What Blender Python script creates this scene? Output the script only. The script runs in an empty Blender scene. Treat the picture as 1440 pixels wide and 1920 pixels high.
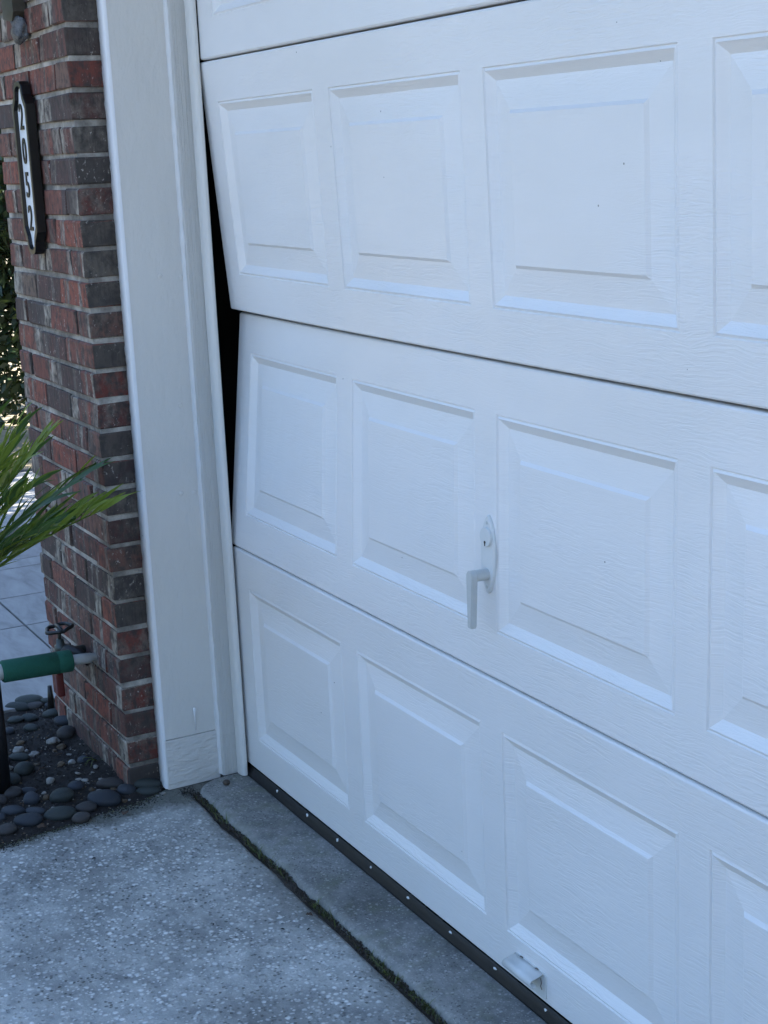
import bpy, bmesh, math, random
from mathutils import Vector, Matrix, noise
R = math.radians
rnd = random.Random(7)
S = bpy.context.scene
COL = S.collection

# ------------------------------------------------------------------ camera
CAM = Vector((3.18972, -1.27848, 1.42085))
YAW, PITCH, ROLL, FPX = -1.08769, -0.23004, -0.04449, 2885.385
def cam_axes():
    f = Vector((math.sin(YAW)*math.cos(PITCH), math.cos(YAW)*math.cos(PITCH), math.sin(PITCH)))
    r = f.cross(Vector((0, 0, 1))).normalized(); u = r.cross(f)
    r2 = math.cos(ROLL)*r + math.sin(ROLL)*u; u2 = -math.sin(ROLL)*r + math.cos(ROLL)*u
    return r2, u2, f
AX = cam_axes()
cd = bpy.data.cameras.new('camera'); co = bpy.data.objects.new('camera', cd); COL.objects.link(co)
m = Matrix((AX[0], AX[1], -AX[2])).transposed().to_4x4(); m.translation = CAM
co.matrix_world = m
cd.sensor_fit = 'HORIZONTAL'; cd.sensor_width = 36; cd.lens = 36*FPX/1440
cd.clip_start = .05; cd.clip_end = 2000
S.camera = co

# ------------------------------------------------------------------ light
SUN_EL, SUN_AZ = R(38), R(25)          # azimuth from +Y towards +X: the sun stands behind the house
w = bpy.data.worlds.new('World'); S.world = w; w.use_nodes = True
nt = w.node_tree; bg = nt.nodes['Background']
sky = nt.nodes.new('ShaderNodeTexSky'); sky.sky_type = 'NISHITA'; sky.sun_disc = False
sky.sun_elevation = SUN_EL; sky.sun_rotation = SUN_AZ; sky.dust_density = .9; sky.ozone_density = 3.0
nt.links.new(sky.outputs[0], bg.inputs[0]); bg.inputs[1].default_value = .13
sd = bpy.data.lights.new('sun', 'SUN'); sd.energy = 5.0; sd.angle = R(.5); sd.color = (1, .95, .88)
so = bpy.data.objects.new('sun', sd); COL.objects.link(so)
sdir = Vector((math.sin(SUN_AZ)*math.cos(SUN_EL), math.cos(SUN_AZ)*math.cos(SUN_EL), math.sin(SUN_EL)))
so.rotation_euler = sdir.to_track_quat('Z', 'Y').to_euler(); so.location = (0, 0, 12)
S.view_settings.view_transform = 'Standard'; S.view_settings.look = 'None'
S.view_settings.exposure = 2.42; S.view_settings.gamma = 1
S.render.engine = 'CYCLES'

# ------------------------------------------------------------------ helpers
def ray(px, py):
    d = AX[0]*((px-720)/FPX) - AX[1]*((py-960)/FPX) + AX[2]
    return d
def at_z(px, py, z):
    d = ray(px, py); return CAM + d*((z-CAM.z)/d.z)
def at_y(px, py, y):
    d = ray(px, py); return CAM + d*((y-CAM.y)/d.y)
def at_x(px, py, x):
    d = ray(px, py); return CAM + d*((x-CAM.x)/d.x)

def mesh(name, verts, faces, smooth=False):
    me = bpy.data.meshes.new(name); me.from_pydata([tuple(v) for v in verts], [], faces); me.update()
    if smooth: me.shade_smooth()
    return me
def link(name, me, mat=None, parent=None, loc=None, rot=None, scale=None):
    o = bpy.data.objects.new(name, me); COL.objects.link(o)
    if mat and me and not me.materials: me.materials.append(mat)
    if parent: o.parent = parent
    if loc is not None: o.location = loc
    if rot is not None: o.rotation_euler = rot
    if scale is not None: o.scale = scale
    return o
def obj(name, verts, faces, mat, parent=None, smooth=False, **k):
    return link(name, mesh(name, verts, faces, smooth), mat, parent, **k)
def tag(o, label=None, cat=None, group=None, kind=None):
    if label: o['label'] = label
    if cat: o['category'] = cat
    if group: o['group'] = group
    if kind: o['kind'] = kind
    return o
def empty(name, loc=(0, 0, 0)):
    o = bpy.data.objects.new(name, None); COL.objects.link(o); o.location = loc; o.empty_display_size = .1
    return o
def box(x0, x1, y0, y1, z0, z1, bev=0):
    bm = bmesh.new()
    bmesh.ops.create_cube(bm, size=1)
    for v in bm.verts:
        v.co = Vector((x0+(v.co.x+.5)*(x1-x0), y0+(v.co.y+.5)*(y1-y0), z0+(v.co.z+.5)*(z1-z0)))
    if bev: bmesh.ops.bevel(bm, geom=bm.edges[:], offset=bev, segments=2, affect='EDGES', profile=.5)
    return bm
def bmobj(name, bm, mat, parent=None, smooth=False, **k):
    me = bpy.data.meshes.new(name); bm.normal_update(); bm.to_mesh(me); bm.free()
    if smooth: me.shade_smooth()
    return link(name, me, mat, parent, **k)
def tube(pts, rad, seg=12, caps=True):
    """verts, faces of a swept tube; rad is a number or list"""
    pts = [Vector(p) for p in pts]; n = len(pts)
    if not isinstance(rad, (list, tuple)): rad = [rad]*n
    vs, fs = [], []
    up = None
    for i, p in enumerate(pts):
        t = (pts[min(i+1, n-1)]-pts[max(i-1, 0)]).normalized()
        if up is None:
            up = Vector((0, 0, 1)) if abs(t.z) < .9 else Vector((1, 0, 0))
        a = t.cross(up).normalized(); b = a.cross(t).normalized(); up = b
        for k in range(seg):
            q = 2*math.pi*k/seg
            vs.append(p + (a*math.cos(q)+b*math.sin(q))*rad[i])
    for i in range(n-1):
        for k in range(seg):
            k2 = (k+1) % seg
            fs.append((i*seg+k, i*seg+k2, (i+1)*seg+k2, (i+1)*seg+k))
    if caps:
        fs.append(tuple(range(seg))[::-1]); fs.append(tuple(range((n-1)*seg, n*seg)))
    return vs, fs
def prism_y(outline, y0, y1):
    """outline of (x,z) counter-clockwise seen from -Y, extruded from y0 (front) to y1"""
    n = len(outline)
    vs = [(x, y0, z) for x, z in outline]+[(x, y1, z) for x, z in outline]
    fs = [tuple(range(n)), tuple(range(2*n-1, n-1, -1))]
    for i in range(n):
        j = (i+1) % n
        fs.append((i, i+n, j+n, j))
    return vs, fs
def extrude_z(outline, z0, z1):
    n = len(outline)
    vs = [(x, y, z0) for x, y in outline]+[(x, y, z1) for x, y in outline]
    fs = [tuple(range(n))[::-1], tuple(range(n, 2*n))]
    for i in range(n):
        j = (i+1) % n
        fs.append((i, j, j+n, i+n))
    return vs, fs

class M:
    """small material builder"""
    def __init__(s, name):
        s.m = bpy.data.materials.new(name); s.m.use_nodes = True; s.t = s.m.node_tree
        s.b = s.t.nodes['Principled BSDF']; s.tc = None
    def n(s, typ, **k):
        x = s.t.nodes.new('ShaderNode'+typ)
        for a, v in k.items(): setattr(x, a, v)
        return x
    def put(s, sock, v):
        if hasattr(v, 'is_linked') or isinstance(v, bpy.types.NodeSocket): s.t.links.new(v, sock)
        elif isinstance(v, (tuple, list)) and len(v) == 3 and sock.type == 'RGBA': sock.default_value = (*v, 1)
        else: sock.default_value = v
    def coord(s, kind='Object', scale=(1, 1, 1), off=None, rot=(0, 0, 0)):
        if kind == 'World':
            src = s.n('NewGeometry').outputs['Position']
        else:
            if not s.tc: s.tc = s.n('TexCoord')
            src = s.tc.outputs[kind]
        mp = s.n('Mapping'); s.put(mp.inputs['Vector'], src); mp.inputs['Scale'].default_value = scale
        mp.inputs['Rotation'].default_value = rot
        if off is not None: s.put(mp.inputs['Location'], off)
        return mp.outputs[0]
    def noise(s, vec, scale, detail=4, rough=.55, dist=0, col=False):
        x = s.n('TexNoise'); s.put(x.inputs['Vector'], vec); x.inputs['Scale'].default_value = scale
        x.inputs['Detail'].default_value = detail; x.inputs['Roughness'].default_value = rough
        x.inputs['Distortion'].default_value = dist
        return x.outputs['Color' if col else 'Fac']
    def vor(s, vec, scale, out='Distance', feature='F1', rnd=1.0):
        x = s.n('TexVoronoi', feature=feature); s.put(x.inputs['Vector'], vec); x.inputs['Scale'].default_value = scale
        x.inputs['Randomness'].default_value = rnd
        return x.outputs[out]
    def ramp(s, v, *stops):
        x = s.n('ValToRGB'); s.put(x.inputs[0], v); e = x.color_ramp.elements
        while len(e) < len(stops): e.new(.5)
        for i, (p, c) in enumerate(stops):
            e[i].position = p
            e[i].color = (c, c, c, 1) if not isinstance(c, (tuple, list)) else (*c, 1)
        return x.outputs[0]
    def math(s, op, a, b=0.0, clamp=False):
        x = s.n('Math', operation=op, use_clamp=clamp); s.put(x.inputs[0], a); s.put(x.inputs[1], b); return x.outputs[0]
    def mix(s, f, a, b, blend='MIX'):
        x = s.n('Mix', data_type='RGBA', blend_type=blend); s.put(x.inputs[0], f); s.put(x.inputs[6], a); s.put(x.inputs[7], b)
        return x.outputs[2]
    def bump(s, h, strength=.5, dist=.002, base=None):
        x = s.n('Bump'); s.put(x.inputs['Height'], h); x.inputs['Strength'].default_value = strength
        x.inputs['Distance'].default_value = dist
        if base is not None: s.put(x.inputs['Normal'], base)
        return x.outputs[0]
    def done(s, color=None, rough=.6, normal=None, metal=0.0, spec=None, **k):
        if color is not None: s.put(s.b.inputs['Base Color'], color)
        s.put(s.b.inputs['Roughness'], rough); s.put(s.b.inputs['Metallic'], metal)
        if spec is not None: s.put(s.b.inputs['Specular IOR Level'], spec)
        if normal is not None: s.put(s.b.inputs['Normal'], normal)
        for a, v in k.items(): s.put(s.b.inputs[a], v)
        return s.m

# ------------------------------------------------------------------ materials
def door_paint():
    a = M('door_paint')
    v = a.coord('Object')
    big = a.noise(a.coord('Object', (2.6, 2.6, 4.5)), 1.0, 3, .5)
    warp = a.noise(a.coord('Object', (10, 10, 20)), 1.0, 2, .5, col=True)
    sv = a.coord('Object', (16, 16, 200))
    add = a.n('VectorMath', operation='MULTIPLY_ADD'); a.put(add.inputs[0], warp); add.inputs[1].default_value = (2, 2, 4.5); a.put(add.inputs[2], sv)
    g = a.noise(add.outputs[0], 1.0, 2, .5)
    g = a.ramp(g, (.36, 0), (.5, 1), (.62, .35))
    amp = a.ramp(big, (.30, .10), (.70, 1.0)); amp.node.color_ramp.interpolation = 'EASE'
    fine = a.noise(a.coord('Object', (240, 240, 700)), 1.0, 2, .6)
    h = a.math('ADD', a.math('MULTIPLY', a.math('SUBTRACT', g, .62), amp), a.math('MULTIPLY', fine, .35))
    nrm = a.bump(h, .46, .0011)
    dent = a.noise(a.coord('Object', (3, 3, 3)), 1.0, 1, .5)
    nrm = a.bump(dent, .12, .02, nrm)
    # fly specks and a little grime
    cell = a.vor(v, 16, 'Color'); dist = a.vor(v, 16, 'Distance')
    sx = a.n('SeparateColor'); a.put(sx.inputs[0], cell)
    spk = a.math('MULTIPLY', a.math('LESS_THAN', dist, .024), a.math('GREATER_THAN', sx.outputs[0], .62))
    grime = a.ramp(a.noise(a.coord('Object', (1.2, 1.2, 3)), 1.0, 5, .6), (.35, (.755, .745, .725)), (.7, (.82, .81, .795)))
    c = a.mix(a.math('MULTIPLY', spk, .8), grime, (.10, .09, .08))
    ro = a.ramp(a.noise(a.coord('Object', (6, 6, 6)), 1.0, 3), (.3, .31), (.7, .40))
    return a.done(c, ro, nrm, spec=.5)
DOOR = door_paint()

def board_paint(name, base, grain=(90, 90, 7), strength=.35, rough=.55, dist=.0012):
    a = M(name)
    g = a.noise(a.coord('Object', grain), 1.0, 4, .6, .6)
    lump = a.noise(a.coord('Object', (60, 60, 45)), 1.0, 3, .55)
    n1 = a.bump(a.math('ADD', g, a.math('MULTIPLY', lump, .8)), strength, dist)
    cell = a.vor(a.coord('Object', (1, 1, 1)), 22, 'Distance'); cc = a.n('SeparateColor'); a.put(cc.inputs[0], a.vor(a.coord('Object'), 22, 'Color'))
    spk = a.math('MULTIPLY', a.math('LESS_THAN', cell, .05), a.math('GREATER_THAN', cc.outputs[0], .75))
    tone = a.noise(a.coord('Object', (6, 6, 2)), 1.0, 5, .6)
    c = a.mix(tone, tuple(x*.88 for x in base), tuple(min(1, x*1.08) for x in base))
    c = a.mix(a.math('MULTIPLY', spk, .6), c, (.1, .09, .08))
    return a.done(c, rough, n1)
POST = board_paint('grey_trim_paint', (.665, .645, .60), (48, 48, 16), .8, .5, .0024)
WOOD = board_paint('grained_trim_paint', (.60, .59, .555), (330, 330, 9), 1.0, .6, .0032)
EDGEW = board_paint('white_edge_paint', (.80, .80, .80), (60, 60, 40), .6)
VINYL = board_paint('vinyl_stop', (.72, .71, .67), (25, 25, 5), .15, .4)
CAULK = board_paint('caulk', (.76, .76, .75), (60, 60, 30), .7, .45)
PLINTH = board_paint('rough_plinth_paint', (.67, .65, .61), (60, 25, 110), .9, .6, .005)

def brick_mat():
    a = M('brick_clay')
    oi = a.n('ObjectInfo'); r = oi.outputs['Random']
    off = a.n('CombineXYZ'); a.put(off.inputs[0], a.math('MULTIPLY', r, 57.)); a.put(off.inputs[1], a.math('MULTIPLY', r, 91.)); a.put(off.inputs[2], a.math('MULTIPLY', r, 23.))
    o = off.outputs[0]
    body = a.ramp(r, (0, (.24, .066, .042)), (.14, (.10, .048, .040)), (.28, (.25, .074, .046)), (.42, (.065, .042, .038)),
                  (.56, (.21, .066, .046)), (.68, (.15, .105, .080)), (.80, (.24, .066, .042)), (.92, (.075, .046, .040)))
    stripe = a.noise(a.coord('Object', (19, 19, 1.6), o), 1.0, 3, .6, .3)          # kiln flashing runs up the face
    fl = a.ramp(stripe, (.52, 0), (.60, 1))
    flc = a.ramp(a.noise(a.coord('Object', (7, 7, 2), o), 1.0, 2), (.35, (.070, .058, .058)), (.48, (.14, .115, .095)), (.56, (.24, .215, .175)), (.66, (.36, .33, .28)))
    c = a.mix(a.math('MULTIPLY', fl, .85), body, flc)
    # one end of many bricks is bleached to a cream flash; header faces are burnt darker
    gx = a.n('SeparateXYZ'); a.put(gx.inputs[0], a.coord('Generated'))
    wobb = a.math('MULTIPLY', a.math('SUBTRACT', a.noise(a.coord('Object', (30, 30, 18), o), 1.0, 3, .6), .5), .5)
    endm = a.ramp(a.math('ADD', gx.outputs[0], wobb), (.74, 0), (.80, 1))
    r2 = a.math('FRACT', a.math('MULTIPLY', r, 7.13))
    crm = a.ramp(a.noise(a.coord('Object', (60, 60, 14), o), 1.0, 4, .65), (.32, (.16, .125, .10)), (.5, (.34, .30, .24)), (.68, (.50, .46, .39)))
    c = a.mix(a.math('MULTIPLY', a.math('MULTIPLY', endm, a.math('GREATER_THAN', r2, .45)), .85), c, crm)
    tcn = a.n('SeparateXYZ'); a.put(tcn.inputs[0], a.tc.outputs['Normal'])
    hd = a.math('GREATER_THAN', a.math('ABSOLUTE', tcn.outputs[0]), .6)
    r3 = a.math('FRACT', a.math('MULTIPLY', r, 13.7))
    hdc = a.ramp(r3, (0, (.050, .034, .030)), (.2, (.15, .034, .022)), (.36, (.085, .070, .058)), (.52, (.055, .030, .027)), (.68, (.17, .040, .026)), (.84, (.12, .098, .075)), (1, (.045, .036, .034)))
    blot = a.ramp(a.noise(a.coord('Object', (26, 26, 26), o), 1.0, 5, .7), (.42, 0), (.62, .75))
    hdc = a.mix(blot, hdc, a.mix(r2, (.040, .034, .030), (.20, .175, .14)))
    c = a.mix(hd, c, hdc)
    mott = a.noise(a.coord('Object', (55, 55, 40), o), 1.0, 5, .65)
    c = a.mix(a.ramp(mott, (.36, .9), (.57, 0)), c, (.042, .034, .030))
    wh = a.ramp(a.noise(a.coord('Object', (120, 120, 90), o), 1.0, 4, .7), (.60, 0), (.68, .8))
    c = a.mix(a.math('MULTIPLY', wh, a.ramp(a.noise(a.coord('Object', (14, 14, 14), o), 1.0, 2), (.44, 0), (.58, 1))), c, (.46, .42, .37))
    crack = a.noise(a.coord('Object', (90, 90, 8), o), 1.0, 3, .6, .4)
    h = a.math('ADD', a.math('MULTIPLY', mott, .7), a.math('MULTIPLY', crack, .8))
    return a.done(c, .85, a.bump(h, .8, .004))
BRICK = brick_mat()
def mortar_mat():
    a = M('mortar')
    n = a.noise(a.coord('Object'), 60, 6, .65)
    c = a.ramp(n, (.3, (.36, .325, .28)), (.55, (.54, .50, .44)), (.8, (.64, .60, .53)))
    d = a.ramp(a.noise(a.coord('Object'), 9, 4), (.4, .35), (.65, 1))
    return a.done(a.mix(1.0, c, d, 'MULTIPLY'), .9, a.bump(a.noise(a.coord('Object'), 160, 5, .7), .9, .003))
MORTAR = mortar_mat()

def concrete(name, chip=.5, tone=1.0, dark=.5, scale=1.0, thr=.60):
    a = M(name)
    v = a.coord('World')
    wv = a.n('VectorMath', operation='MULTIPLY_ADD'); a.put(wv.inputs[0], a.noise(v, 60, 2, col=True)); wv.inputs[1].default_value = (.006,)*3; a.put(wv.inputs[2], v)
    vv = wv.outputs[0]
    base = a.ramp(a.noise(v, 30, 8, .7), (.30, tuple(tone*x for x in (.17, .175, .17))), (.52, tuple(tone*x for x in (.275, .275, .26))), (.72, tuple(tone*x for x in (.36, .355, .335))))
    big = a.ramp(a.noise(v, 3.2, 6, .6), (.36, .55), (.62, 1.12))
    base = a.mix(1.0, base, big, 'MULTIPLY')
    d1 = a.vor(vv, 105*scale); c1 = a.n('SeparateColor'); a.put(c1.inputs[0], a.vor(vv, 105*scale, 'Color'))
    m1 = a.math('MULTIPLY', a.ramp(d1, (.22, 1), (.40, 0)), a.math('GREATER_THAN', c1.outputs[0], thr))
    d2 = a.vor(vv, 220*scale); c2 = a.n('SeparateColor'); a.put(c2.inputs[0], a.vor(vv, 220*scale, 'Color'))
    m2 = a.math('MULTIPLY', a.ramp(d2, (.25, 1), (.45, 0)), a.math('GREATER_THAN', c2.outputs[0], .66))
    m3 = a.math('MULTIPLY', a.ramp(d2, (.25, 1), (.5, 0)), a.math('LESS_THAN', c2.outputs[0], .22))
    patch = a.ramp(a.noise(v, 7, 4, .6), (.35, .35), (.6, 1))
    chipc = a.mix(c1.outputs[1], (.46, .455, .43), (.84, .83, .80))
    c = a.mix(a.math('MULTIPLY', a.math('MULTIPLY', m2, patch), chip*.8), base, (.72, .71, .68))
    c = a.mix(a.math('MULTIPLY', a.math('MULTIPLY', m1, patch), chip), c, chipc)
    grimep = a.ramp(a.noise(v, 5.5, 5, .65), (.44, .15), (.62, 1))
    c = a.mix(a.math('MULTIPLY', a.math('MULTIPLY', m3, grimep), dark), c, (.025, .025, .022))
    h = a.math('ADD', a.math('ADD', a.noise(v, 150, 5, .7), a.math('MULTIPLY', m1, .5)), a.math('MULTIPLY', m3, -.8))
    return a, c, h
a, c, h = concrete('driveway_concrete', 1.0, 1.40, .7, .62, .38)
sp = a.n('SeparateXYZ'); a.put(sp.inputs[0], a.n('NewGeometry').outputs['Position'])
wob = a.math('MULTIPLY', a.math('SUBTRACT', a.noise(a.coord('World'), 9, 5, .65), .5), .16)
edge = a.ramp(a.math('ADD', sp.outputs[0], wob), (.035, .85), (.085, 0))                                # damp green-black grime creeping in from the bed
corner = a.math('MULTIPLY', a.ramp(a.math('ADD', sp.outputs[1], wob), (.0, 0), (1, 0)), 0)
cc_ = a.mix(edge, c, a.mix(a.noise(a.coord('World'), 90, 4, .7), (.030, .034, .026), (.15, .155, .125)))
jy = a.ramp(a.math('ADD', a.math('ADD', sp.outputs[1], .25), wob), (.045, 0), (.095, .65))
cc_ = a.mix(jy, cc_, a.mix(a.noise(a.coord('World'), 110, 4, .7), (.07, .068, .055), (.24, .235, .21)))
DRIVE = a.done(cc_, .8, a.bump(h, .9, .004))
a, c, h = concrete('apron_concrete', .35, .76, .8, 1.0)
moss = a.ramp(a.noise(a.coord('World'), 14, 5, .6), (.50, 0), (.68, .5))
spa = a.n('SeparateXYZ'); a.put(spa.inputs[0], a.n('NewGeometry').outputs['Position'])
lip = a.ramp(a.math('ADD', a.math('ADD', spa.outputs[1], .2), a.math('MULTIPLY', a.math('SUBTRACT', a.noise(a.coord('World'), 22, 4, .7), .5), .05)), (.060, .75), (.085, 0))
c = a.mix(lip, c, a.mix(a.noise(a.coord('World'), 120, 4, .7), (.20, .20, .18), (.40, .395, .37)))
APRON = a.done(a.mix(moss, c, (.13, .14, .085)), .8, a.bump(h, .5, .003))
def soil_mat():
    a = M('garden_soil')
    v = a.coord('World')
    c = a.ramp(a.noise(v, 55, 8, .7), (.3, (.011, .009, .008)), (.55, (.028, .022, .018)), (.75, (.055, .043, .034)))
    cc = a.n('SeparateColor'); a.put(cc.inputs[0], a.vor(v, 130, 'Color'))
    g = a.math('MULTIPLY', a.ramp(a.vor(v, 130), (.25, 1), (.4, 0)), a.math('GREATER_THAN', cc.outputs[0], .9))
    c = a.mix(g, c, a.mix(cc.outputs[1], (.16, .12, .09), (.34, .31, .27)))
    return a.done(c, .95, a.bump(a.noise(v, 110, 8, .75), 1, .012))
SOIL = soil_mat()
def simple(name, col, rough=.5, nscale=40, var=.15, bump=.1, bd=.001, metal=0.0, spec=None, **k):
    a = M(name); v = a.coord('Object')
    n = a.noise(v, nscale, 4, .6)
    c = a.mix(n, tuple(x*(1-var) for x in col), tuple(min(1, x*(1+var)) for x in col))
    return a.done(c, rough, a.bump(a.noise(v, nscale*3, 4, .6), bump, bd), metal, spec, **k)
JSOIL = simple('joint_dirt', (.06, .048, .037), .95, 90, .5, 1.0, .008)
RUBBER = simple('black_rubber', (.007, .0075, .009), .5, 30, .3, .15, .002)
BLACK = simple('black_plastic', (.003, .003, .0035), .38, 30, .3, .05)
BLACKM = simple('black_metal', (.012, .012, .012), .45, 60, .3, .3)
WHITEP = simple('white_insert', (.80, .82, .84), .3, 30, .03, .02)
HANDLEW = simple('handle_enamel', (.66, .675, .66), .32, 60, .05, .12, .0006)
HANDLEG = simple('lever_enamel', (.52, .535, .515), .35, 80, .08, .15, .0006)
PVC = simple('white_pvc', (.42, .42, .40), .4, 60, .1, .05)
SCREWM = simple('pale_screw', (.75, .77, .78), .35, 200, .2, .2)
RED = simple('red_vinyl', (.11, .010, .008), .4, 40, .2, .05)
BRASS = simple('weathered_brass', (.10, .11, .10), .5, 90, .4, .3, .001, .6)
DARKIN = simple('interior_shade_black', (.02, .02, .02), .9, 5, .2)  # near-black colour stands in for the shade inside the garage
FOIL = simple('grey_sealant', (.17, .18, .19), .6, 70, .5, .9, .006)
def foam():
    a = M('green_foam'); v = a.coord('Object')
    n = a.noise(v, 260, 4, .7)
    c = a.mix(n, (.006, .070, .043), (.016, .115, .076))
    return a.done(c, .9, a.bump(n, .5, .002))
FOAM = foam()
def stone(name, lo, hi, spots=.3):
    a = M(name); oi = a.n('ObjectInfo'); off = a.n('CombineXYZ')
    a.put(off.inputs[0], a.math('MULTIPLY', oi.outputs['Random'], 31.)); a.put(off.inputs[2], a.math('MULTIPLY', oi.outputs['Random'], 17.))
    v = a.coord('Object', off=off.outputs[0])
    tone = a.mix(oi.outputs['Random'], lo, hi)
    c = a.mix(a.noise(v, 45, 6, .65), tuple(x*.72 for x in lo), tone)
    sp = a.ramp(a.noise(v, 170, 4, .7), (.60, 0), (.72, spots))
    c = a.mix(sp, c, tuple(min(1, x*3.2) for x in hi))
    return a.done(c, .72, a.bump(a.noise(v, 120, 5, .65), .35, .0015))
PEB_BLUE = stone('slate_blue_pebble', (.024, .029, .037), (.055, .064, .080))
PEB_GREEN = stone('grey_green_pebble', (.026, .033, .031), (.056, .066, .060), .5)
PEB_BROWN = stone('brown_grey_pebble', (.034, .030, .029), (.066, .058, .054), .3)
CHALK = stone('white_limestone', (.24, .225, .20), (.44, .42, .38), .4)
TAN = stone('tan_stone', (.09, .06, .032), (.16, .11, .065), .4)
def leafmat(name, c0, c1, trans=.25):
    a = M(name); v = a.coord('Object')
    n = a.noise(v, 20, 3)
    oi = a.n('ObjectInfo')
    f = a.math('ADD', a.math('MULTIPLY', n, .5), a.math('MULTIPLY', oi.outputs['Random'], .5))
    c = a.mix(f, c0, c1)
    a.done(c, .42, None)
    tr = a.n('BsdfTranslucent'); a.put(tr.inputs['Color'], a.mix(.5, c, (.30, .42, .04)))
    ms = a.n('MixShader'); ms.inputs[0].default_value = trans
    a.t.links.new(a.b.outputs[0], ms.inputs[1]); a.t.links.new(tr.outputs[0], ms.inputs[2])
    a.t.links.new(ms.outputs[0], a.t.nodes['Material Output'].inputs['Surface'])
    return a.m
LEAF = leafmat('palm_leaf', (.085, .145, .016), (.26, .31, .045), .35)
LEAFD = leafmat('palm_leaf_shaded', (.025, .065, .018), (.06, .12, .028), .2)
HEDGEL = leafmat('hedge_leaf', (.010, .022, .012), (.035, .06, .025), .12)
TREEL = leafmat('tree_leaf', (.03, .05, .02), (.07, .09, .04), .15)
GRASS = leafmat('weed_green', (.05, .075, .022), (.13, .15, .05), .2)
MOSS = leafmat('moss', (.028, .034, .016), (.075, .080, .035), .1)
BARK = simple('bark', (.09, .065, .045), .9, 30, .5, .9, .01)
DEADLEAF = simple('dead_leaf', (.085, .05, .03), .8, 60, .5, .5, .002)
def tile_mat():
    a = M('patio_tile'); oi = a.n('ObjectInfo'); off = a.n('CombineXYZ'); a.put(off.inputs[0], a.math('MULTIPLY', oi.outputs['Random'], 40.))
    v = a.coord('World', off=off.outputs[0])
    n = a.noise(a.coord('World', (5, 16, 1), off.outputs[0]), 1.0, 6, .65, .5)
    c = a.ramp(n, (.3, (.20, .195, .185)), (.5, (.29, .28, .27)), (.72, (.36, .35, .335)))
    return a.done(c, .55, a.bump(n, .2, .002))
TILE = tile_mat()
LAWN = simple('far_ground', (.26, .215, .14), .95, 2, .4, .6, .03)
GROUT = simple('grout', (.05, .05, .05), .9, 40)
def shingle():
    return simple('roof_shingle', (.10, .09, .085), .9, 12, .4, .8, .01)
ROOF = shingle()
SIDING = simple('siding_paint', (.6, .6, .58), .6, 8, .05)

# ------------------------------------------------------------------ ground
def sheet(name, x0, x1, y0, y1, z, nx, ny, mat, amp=0, fr=6, fn=None):
    vs, fs = [], []
    for j in range(ny+1):
        for i in range(nx+1):
            x = x0+(x1-x0)*i/nx; y = y0+(y1-y0)*j/ny
            h = z+amp*noise.fractal(Vector((x*fr, y*fr, 1.7)), 1, 2, 4)
            p = Vector((x, y, h))
            if fn: p = fn(p, i/nx, j/ny)
            vs.append(p)
    for j in range(ny):
        for i in range(nx):
            k = j*(nx+1)+i; fs.append((k, k+1, k+nx+2, k+nx+1))
    return obj(name, vs, fs, mat, smooth=True)
tag(sheet('ground', -400, 400, -400, 400, -.09, 4, 4, LAWN), 'dry open ground around the house', 'ground', kind='structure')

def drive_edge(y):           # left edge of the driveway, x as a function of y
    t = min(1, max(0, (-y-.20)/.35))
    return -.045+.085*t**.6 + .006*noise.noise(Vector((y*14, 3, 0))) + (0.02 if y < -1 else 0)
JY = -.1515                    # driveway edge at the joint
def joint(x):
    return .006*noise.noise(Vector((x*7, 0, 0)))+.003*noise.noise(Vector((x*31, 5, 0)))
def build_drive():
    vs, fs = [], []
    ys = [JY-.03*0, JY-.004, JY-.012, JY-.03]+[JY-.03-(.9-.03)*i/26 for i in range(1, 27)]+[-1.4, -2, -3, -5, -9]
    xs = [i/70 for i in range(71)]
    X1 = 6.0
    for y in ys:
        xl = drive_edge(y)
        for u in xs:
            x = xl+(X1-xl)*u**1.7
            z = -.012+.0018*noise.fractal(Vector((x*6, y*6, 0)), 1, 2, 4)
            yy = y
            if y > JY-.03: yy = y+joint(x)*1.0+.105*max(0, min(1, (.030-x)/.035))**2*(1 if y > JY-.012 else .3)
            if y == ys[0]: z -= .012
            elif y == ys[1]: z -= .003
            vs.append((x, yy, z))
    n = len(xs)
    for j in range(len(ys)-1):
        for i in range(n-1):
            k = j*n+i; fs.append((k, k+n, k+n+1, k+1))
    # skirts
    b = len(vs)
    for i in range(n): x, y, z = vs[i]; vs.append((x, y+.002, -.08))
    for i in range(n-1): fs.append((i, i+1, b+i+1, b+i))
    b2 = len(vs)
    for j in range(len(ys)): x, y, z = vs[j*n]; vs.append((x-.006, y, -.08))
    for j in range(len(ys)-1): fs.append((j*n, b2+j, b2+j+1, (j+1)*n))
    o = obj('driveway', vs, fs, DRIVE, smooth=True)
    tag(o, 'weathered exposed aggregate concrete driveway slab', 'driveway', kind='structure')
build_drive()
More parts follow.
